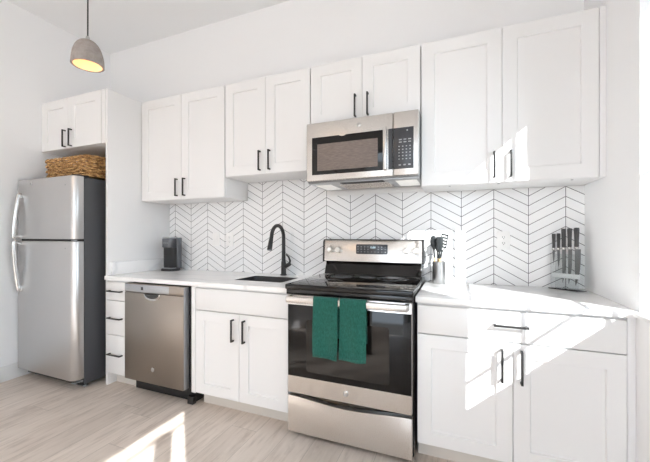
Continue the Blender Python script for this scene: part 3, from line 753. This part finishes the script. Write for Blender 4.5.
bm = B(); prism(bm, rrect(cx1 - 0.0255, cx1 + 0.002, cy0 + 0.07, cy1 + 0.005, 0.010), 0.9365, 1.222, 'XY', 0.004); obj('water_tank', bm, 'waterdark', T, 'smoky side water tank')
text(hdp, 'KEURIG', ((cx0 + cx1 - 0.024) / 2 + 0.006, 1.172), 0.019, cy0 + 0.0025, 'print')

# ------------------------------------------------------------------ utensil crock
ux, uy = 0.858, -0.085
T = thing('utensil_crock', 'pale grey cylindrical utensil crock beside the range', 'crock', (ux, uy, 0.914))
bm = B(); lathe(bm, [(0.0, 0.9145), (0.041, 0.9145), (0.043, 0.918), (0.043, 1.062), (0.0415, 1.064), (0.040, 1.062), (0.0395, 0.922), (0.0, 0.922)], (ux, uy, 0), 36); obj('cup', bm, 'crock', T)
def utensil(name, label, a, b_, headfn, frac):
    a = Vector(a); b_ = Vector(b_); d = b_ - a; m = a + d * frac
    T = thing(name, label, 'utensil', a, 'kitchen utensils in the crock')
    bm = B(); tube(bm, [a, a + d * 0.2, m], [0.0055, 0.0065, 0.006], 10); obj('handle', bm, 'woodhandle', T, 'pale wooden handle')
    bm = B(); headfn(bm, m, d.normalized(), d.length * (1 - frac)); obj('head', bm, 'silicone', T, 'charcoal silicone head')
def spoonhead(bm, m, d, L):
    tube(bm, [m - d * 0.004, m + d * L * 0.35, m + d * L * 0.5, m + d * L * 0.72, m + d * L * 0.9, m + d * L], [0.006, 0.0055, 0.014, 0.024, 0.019, 0.006], 14, 1.0, 0.35)
def spathead(bm, m, d, L):
    tube(bm, [m - d * 0.004, m + d * L * 0.28, m + d * L * 0.42, m + d * L * 0.55, m + d * L * 0.96, m + d * L], [0.006, 0.0055, 0.014, 0.021, 0.023, 0.018], 14, 1.0, 0.22)
def slothead(bm, m, d, L):
    sd = Vector((0.86, -0.45, 0)); sd = (sd - d * sd.dot(d)).normalized(); nn = sd.cross(d)
    tube(bm, [m - d * 0.004, m + d * L * 0.36], 0.0055, 10)
    for s in (-1, 1): tube(bm, [m + d * L * 0.33 + sd * s * 0.004, m + d * L * 0.45 + sd * s * 0.021, m + d * L + sd * s * 0.023], 0.0032, 8)
    for k in range(5):
        q = m + d * L * (0.47 + 0.125 * k); tube(bm, [q - sd * 0.023, q + sd * 0.023], 0.0055, 8)
utensil('serving_spoon', 'charcoal serving spoon with wooden handle, leftmost in the crock', (ux - 0.022, uy + 0.000, 0.924), (ux - 0.036, uy - 0.006, 1.240), spoonhead, 0.52)
utensil('spatula', 'charcoal flat spatula with wooden handle in the middle of the crock', (ux + 0.004, uy - 0.024, 0.924), (ux + 0.006, uy - 0.030, 1.232), spathead, 0.52)
utensil('slotted_turner', 'slotted dark turner leaning right in the crock', (ux - 0.018, uy + 0.008, 0.924), (ux + 0.040, uy - 0.004, 1.250), slothead, 0.50)
utensil('ladle', 'charcoal ladle with wooden handle at the back of the crock', (ux + 0.002, uy + 0.018, 0.924), (ux - 0.016, uy + 0.036, 1.215), spoonhead, 0.55)

# ------------------------------------------------------------------ knife stand and knives
A0 = Vector((1.497, -0.048, 0.0)); A1 = Vector((1.618, -0.145, 0.0)); ex = (A1 - A0).normalized(); ey = Vector((0.88, 0.475, 0)); WK = (A1 - A0).length; DK = 0.062
def K(a, d, z): p = A0 + ex * a + ey * d; return Vector((p.x, p.y, z))
def kbox(bm, a0, a1, d0, d1, z0, z1, bev=0):
    n0 = len(bm.verts); tmp = bmesh.new(); box(tmp, a0, a1, d0, d1, z0, z1, bev)
    for v_ in tmp.verts: v_.co = K(v_.co.x, v_.co.y, v_.co.z)
    me = bpy.data.meshes.new('tmp'); tmp.to_mesh(me); tmp.free(); bm.from_mesh(me); bpy.data.meshes.remove(me)
T = thing('knife_stand', 'clear acrylic knife stand on a dark base in the right counter corner', 'knife stand', K(WK / 2, DK / 2, 0.914))
bm = B(); kbox(bm, 0, WK, 0, DK, 0.9145, 0.9195, 0.001); obj('stand_base', bm, 'glass_blk', T, 'dark stand base')
for d0 in (0.012, 0.044):
    bm = B(); kbox(bm, 0.004, WK - 0.004, d0, d0 + 0.005, 0.9197, 1.128, 0.001); obj('acrylic_panel', bm, 'acrylic', T, 'clear acrylic panel')
for d0 in (0.0175, ):
    bm = B(); kbox(bm, 0.004, WK - 0.004, d0, d0 + 0.006, 0.985, 1.012, 0.001); obj('cross_bar', bm, 'frost', T, 'frosted cross bar')
def knife(a, d, htop, hlen, bw, tip, label, shape=0, gw=0.011):
    zb = htop - hlen
    T = thing('kitchen_knife', label, 'knife', K(a, d, tip), 'knives in the acrylic stand')
    # grip: slightly swelling, rounded rectangle section
    bm = B(); rings = []
    for s, wd in ((0, 0.80), (0.04, 0.92), (0.3, 0.86), (0.65, 1.0), (0.92, 1.12), (0.985, 1.0), (1.0, 0.75)):
        z = zb + hlen * s; r = gw * wd; rings.append([bm.verts.new(K(a + r * math.copysign(abs(math.cos(q)) ** 0.55, math.cos(q)), d + r * 0.62 * math.copysign(abs(math.sin(q)) ** 0.55, math.sin(q)), z)) for q in [2 * math.pi * j / 16 for j in range(16)]])
    for A_, B_ in zip(rings, rings[1:]):
        for j in range(16): bm.faces.new((A_[j], A_[(j + 1) % 16], B_[(j + 1) % 16], B_[j]))
    bm.faces.new(rings[0][::-1]); bm.faces.new(rings[-1]); obj('grip', bm, 'knifegrip', T, 'dark grey grip')
    bm = B(); kbox(bm, a - gw * 0.8, a + gw * 0.8, d - 0.006, d + 0.006, zb - 0.014, zb - 0.0003, 0.002); obj('bolster', bm, 'chrome', T, 'bright steel bolster')
    top = zb - 0.0145; bm = B(); sp = -gw * 0.8; n = 12; f, b2 = [], []
    pr_ = []
    for k in range(n + 1):
        s = k / n; z = top + (tip - top) * s
        e0 = sp + (bw * 0.12 * s ** 3 if shape == 0 else bw * 0.5 * s ** 2); e1 = sp + bw * (1 - s ** 3.2) + bw * 0.13 * s ** 3
        if k == n: e1 = e0 + 0.0006
        pr_.append((e0, e1, z, 0.0012 * (1 - 0.6 * s)))
    L0 = [[bm.verts.new(K(a + q[0], d - q[3], q[2])), bm.verts.new(K(a + q[1], d - 0.0002, q[2])), bm.verts.new(K(a + q[1], d + 0.0002, q[2])), bm.verts.new(K(a + q[0], d + q[3], q[2]))] for q in pr_]
    for A_, B_ in zip(L0, L0[1:]):
        for j in range(4): bm.faces.new((A_[j], A_[(j + 1) % 4], B_[(j + 1) % 4], B_[j]))
    bm.faces.new(L0[0]); bm.faces.new(L0[-1][::-1]); obj('blade', bm, 'blade', T, 'dark steel blade')
knife(0.006, 0.031, 1.252, 0.088, 0.013, 1.060, 'small paring knife with short blade, leftmost in the acrylic stand', 1, 0.0080)
knife(0.032, 0.031, 1.254, 0.088, 0.015, 1.030, 'utility knife with dark grip, second from the left in the acrylic stand', 1, 0.0080)
knife(0.060, 0.031, 1.282, 0.112, 0.019, 0.952, 'long slicing knife in the middle of the acrylic stand', 0, 0.0095)
knife(0.092, 0.031, 1.284, 0.112, 0.021, 0.950, 'long carving knife, second from the right in the acrylic stand', 0, 0.0098)
knife(0.128, 0.031, 1.287, 0.112, 0.030, 0.945, 'broad-bladed chef knife, rightmost in the acrylic stand', 0, 0.0108)

# ------------------------------------------------------------------ outlets and switch
def plate(x, z, label, kind):
    T = thing('wall_switch' if kind == 'switch' else 'wall_outlet', label, 'switch' if kind == 'switch' else 'outlet', (x, 0.0, z))
    bm = B(); prism(bm, rrect(x - 0.038, x + 0.038, z - 0.061, z + 0.061, 0.006), -0.0055, 0.0008, 'XZ', 0.002); p = obj('cover_plate', bm, 'whiteplastic', T)
    if kind == 'switch':
        bm = B(); prism(bm, rrect(x - 0.0165, x + 0.0165, z - 0.034, z + 0.034, 0.003), -0.009, -0.0056, 'XZ', 0.001); obj('rocker', bm, 'whiteplastic', T)
    else:
        for dz in (-0.0195, 0.0195):
            bm = B(); prism(bm, rrect(x - 0.0165, x + 0.0165, z + dz - 0.014, z + dz + 0.014, 0.008), -0.0075, -0.0056, 'XZ', 0.0008); r_ = obj('socket', bm, 'whiteplastic', T)
            bm = B()
            for dx in (-0.0065, 0.0065): box(bm, x + dx - 0.0012, x + dx + 0.0012, -0.0079, -0.0072, z + dz - 0.001, z + dz + 0.008)
            lathe(bm, [(0, -0.0072), (0.0025, -0.0072), (0.0025, -0.0079), (0, -0.0079)], (x, 0, z + dz - 0.007), 10, 'Y'); obj('slots', bm, 'slot', r_)
plate(-1.098, 1.205, 'white rocker switch plate on the tile right of the coffee maker', 'switch')
plate(-0.945, 1.205, 'white outlet plate on the tile, second plate right of the coffee maker', 'outlet')
plate(1.257, 1.208, 'white duplex outlet on the tile between the crock and the knives', 'outlet')

# ------------------------------------------------------------------ pendant lamp
px, py, pz = -1.190, -1.087, 2.312
T = thing('pendant_lamp', 'grey concrete dome pendant lamp hanging in front of the refrigerator', 'lamp', (px, py, pz))
bm = B(); R = 0.089; H = 0.160; pr_ = []
for k in range(15):
    a = math.radians(90 * k / 14); pr_.append((R * math.cos(a) ** 0.75 if k < 14 else 0.012, pz + H * math.sin(a)))
lathe(bm, [(R - 0.012, pz + 0.0005)] + [(R, pz)] + pr_[1:], (px, py, 0), 48)
bm.faces.ensure_lookup_table()
for f in [f for f in bm.faces if len(f.verts) > 6]: bm.faces.remove(f)
obj('lamp_shade', bm, 'concrete', T, 'grey concrete dome shade', ang=60)
bm = B(); lathe(bm, [((R - 0.012) * math.cos(math.radians(88 * k / 12)) ** 0.75, pz + 0.0005 + (H - 0.016) * math.sin(math.radians(88 * k / 12))) for k in range(13)], (px, py, 0), 48)
for f in [f for f in bm.faces if len(f.verts) > 6]: bm.faces.remove(f)
obj('shade_lining', bm, 'shadein', T, 'cream inner lining', ang=60)
bm = B(); lathe(bm, [(0.0, pz + H - 0.004), (0.013, pz + H - 0.004), (0.013, pz + H + 0.006), (0.009, pz + H + 0.024), (0.0, pz + H + 0.024)], (px, py, 0), 20); obj('cap', bm, 'chrome', T, 'small steel cap')
bm = B(); tube(bm, [(px, py, pz + H + 0.022), (px + 0.001, py, pz + H + 0.2), (px - 0.001, py, CEIL - 0.02)], 0.0042, 10); obj('cord', bm, 'blkplastic', T, 'dark cord')
bm = B(); lathe(bm, [(0.0, CEIL - 0.025), (0.055, CEIL - 0.025), (0.058, CEIL - 0.020), (0.058, CEIL - 0.0005), (0, CEIL - 0.0005)], (px, py, 0), 28); obj('ceiling_canopy', bm, 'concrete', T)
bm = B(); lathe(bm, [(0.0, pz + 0.138), (0.018, pz + 0.138), (0.018, pz + 0.095), (0.0, pz + 0.095)], (px, py, 0), 18); obj('bulb_socket', bm, 'whiteplastic', T)
bm = B(); lathe(bm, [(0.0, pz + 0.038)] + [(0.025 * math.sin(math.radians(a)), pz + 0.063 - 0.025 * math.cos(math.radians(a))) for a in range(15, 150, 15)] + [(0.013, pz + 0.0945), (0, pz + 0.0945)], (px, py, 0), 20); obj('bulb', bm, 'bulb', T, 'lit warm bulb')
pl = bpy.data.lights.new('bulb_light', 'POINT'); plo = bpy.data.objects.new('bulb_light', pl); COL.objects.link(plo)
pl.energy = 0.13; pl.color = (1.0, 0.62, 0.34); pl.shadow_soft_size = 0.03; plo.location = (0, 0, 0.020); plo.parent = T
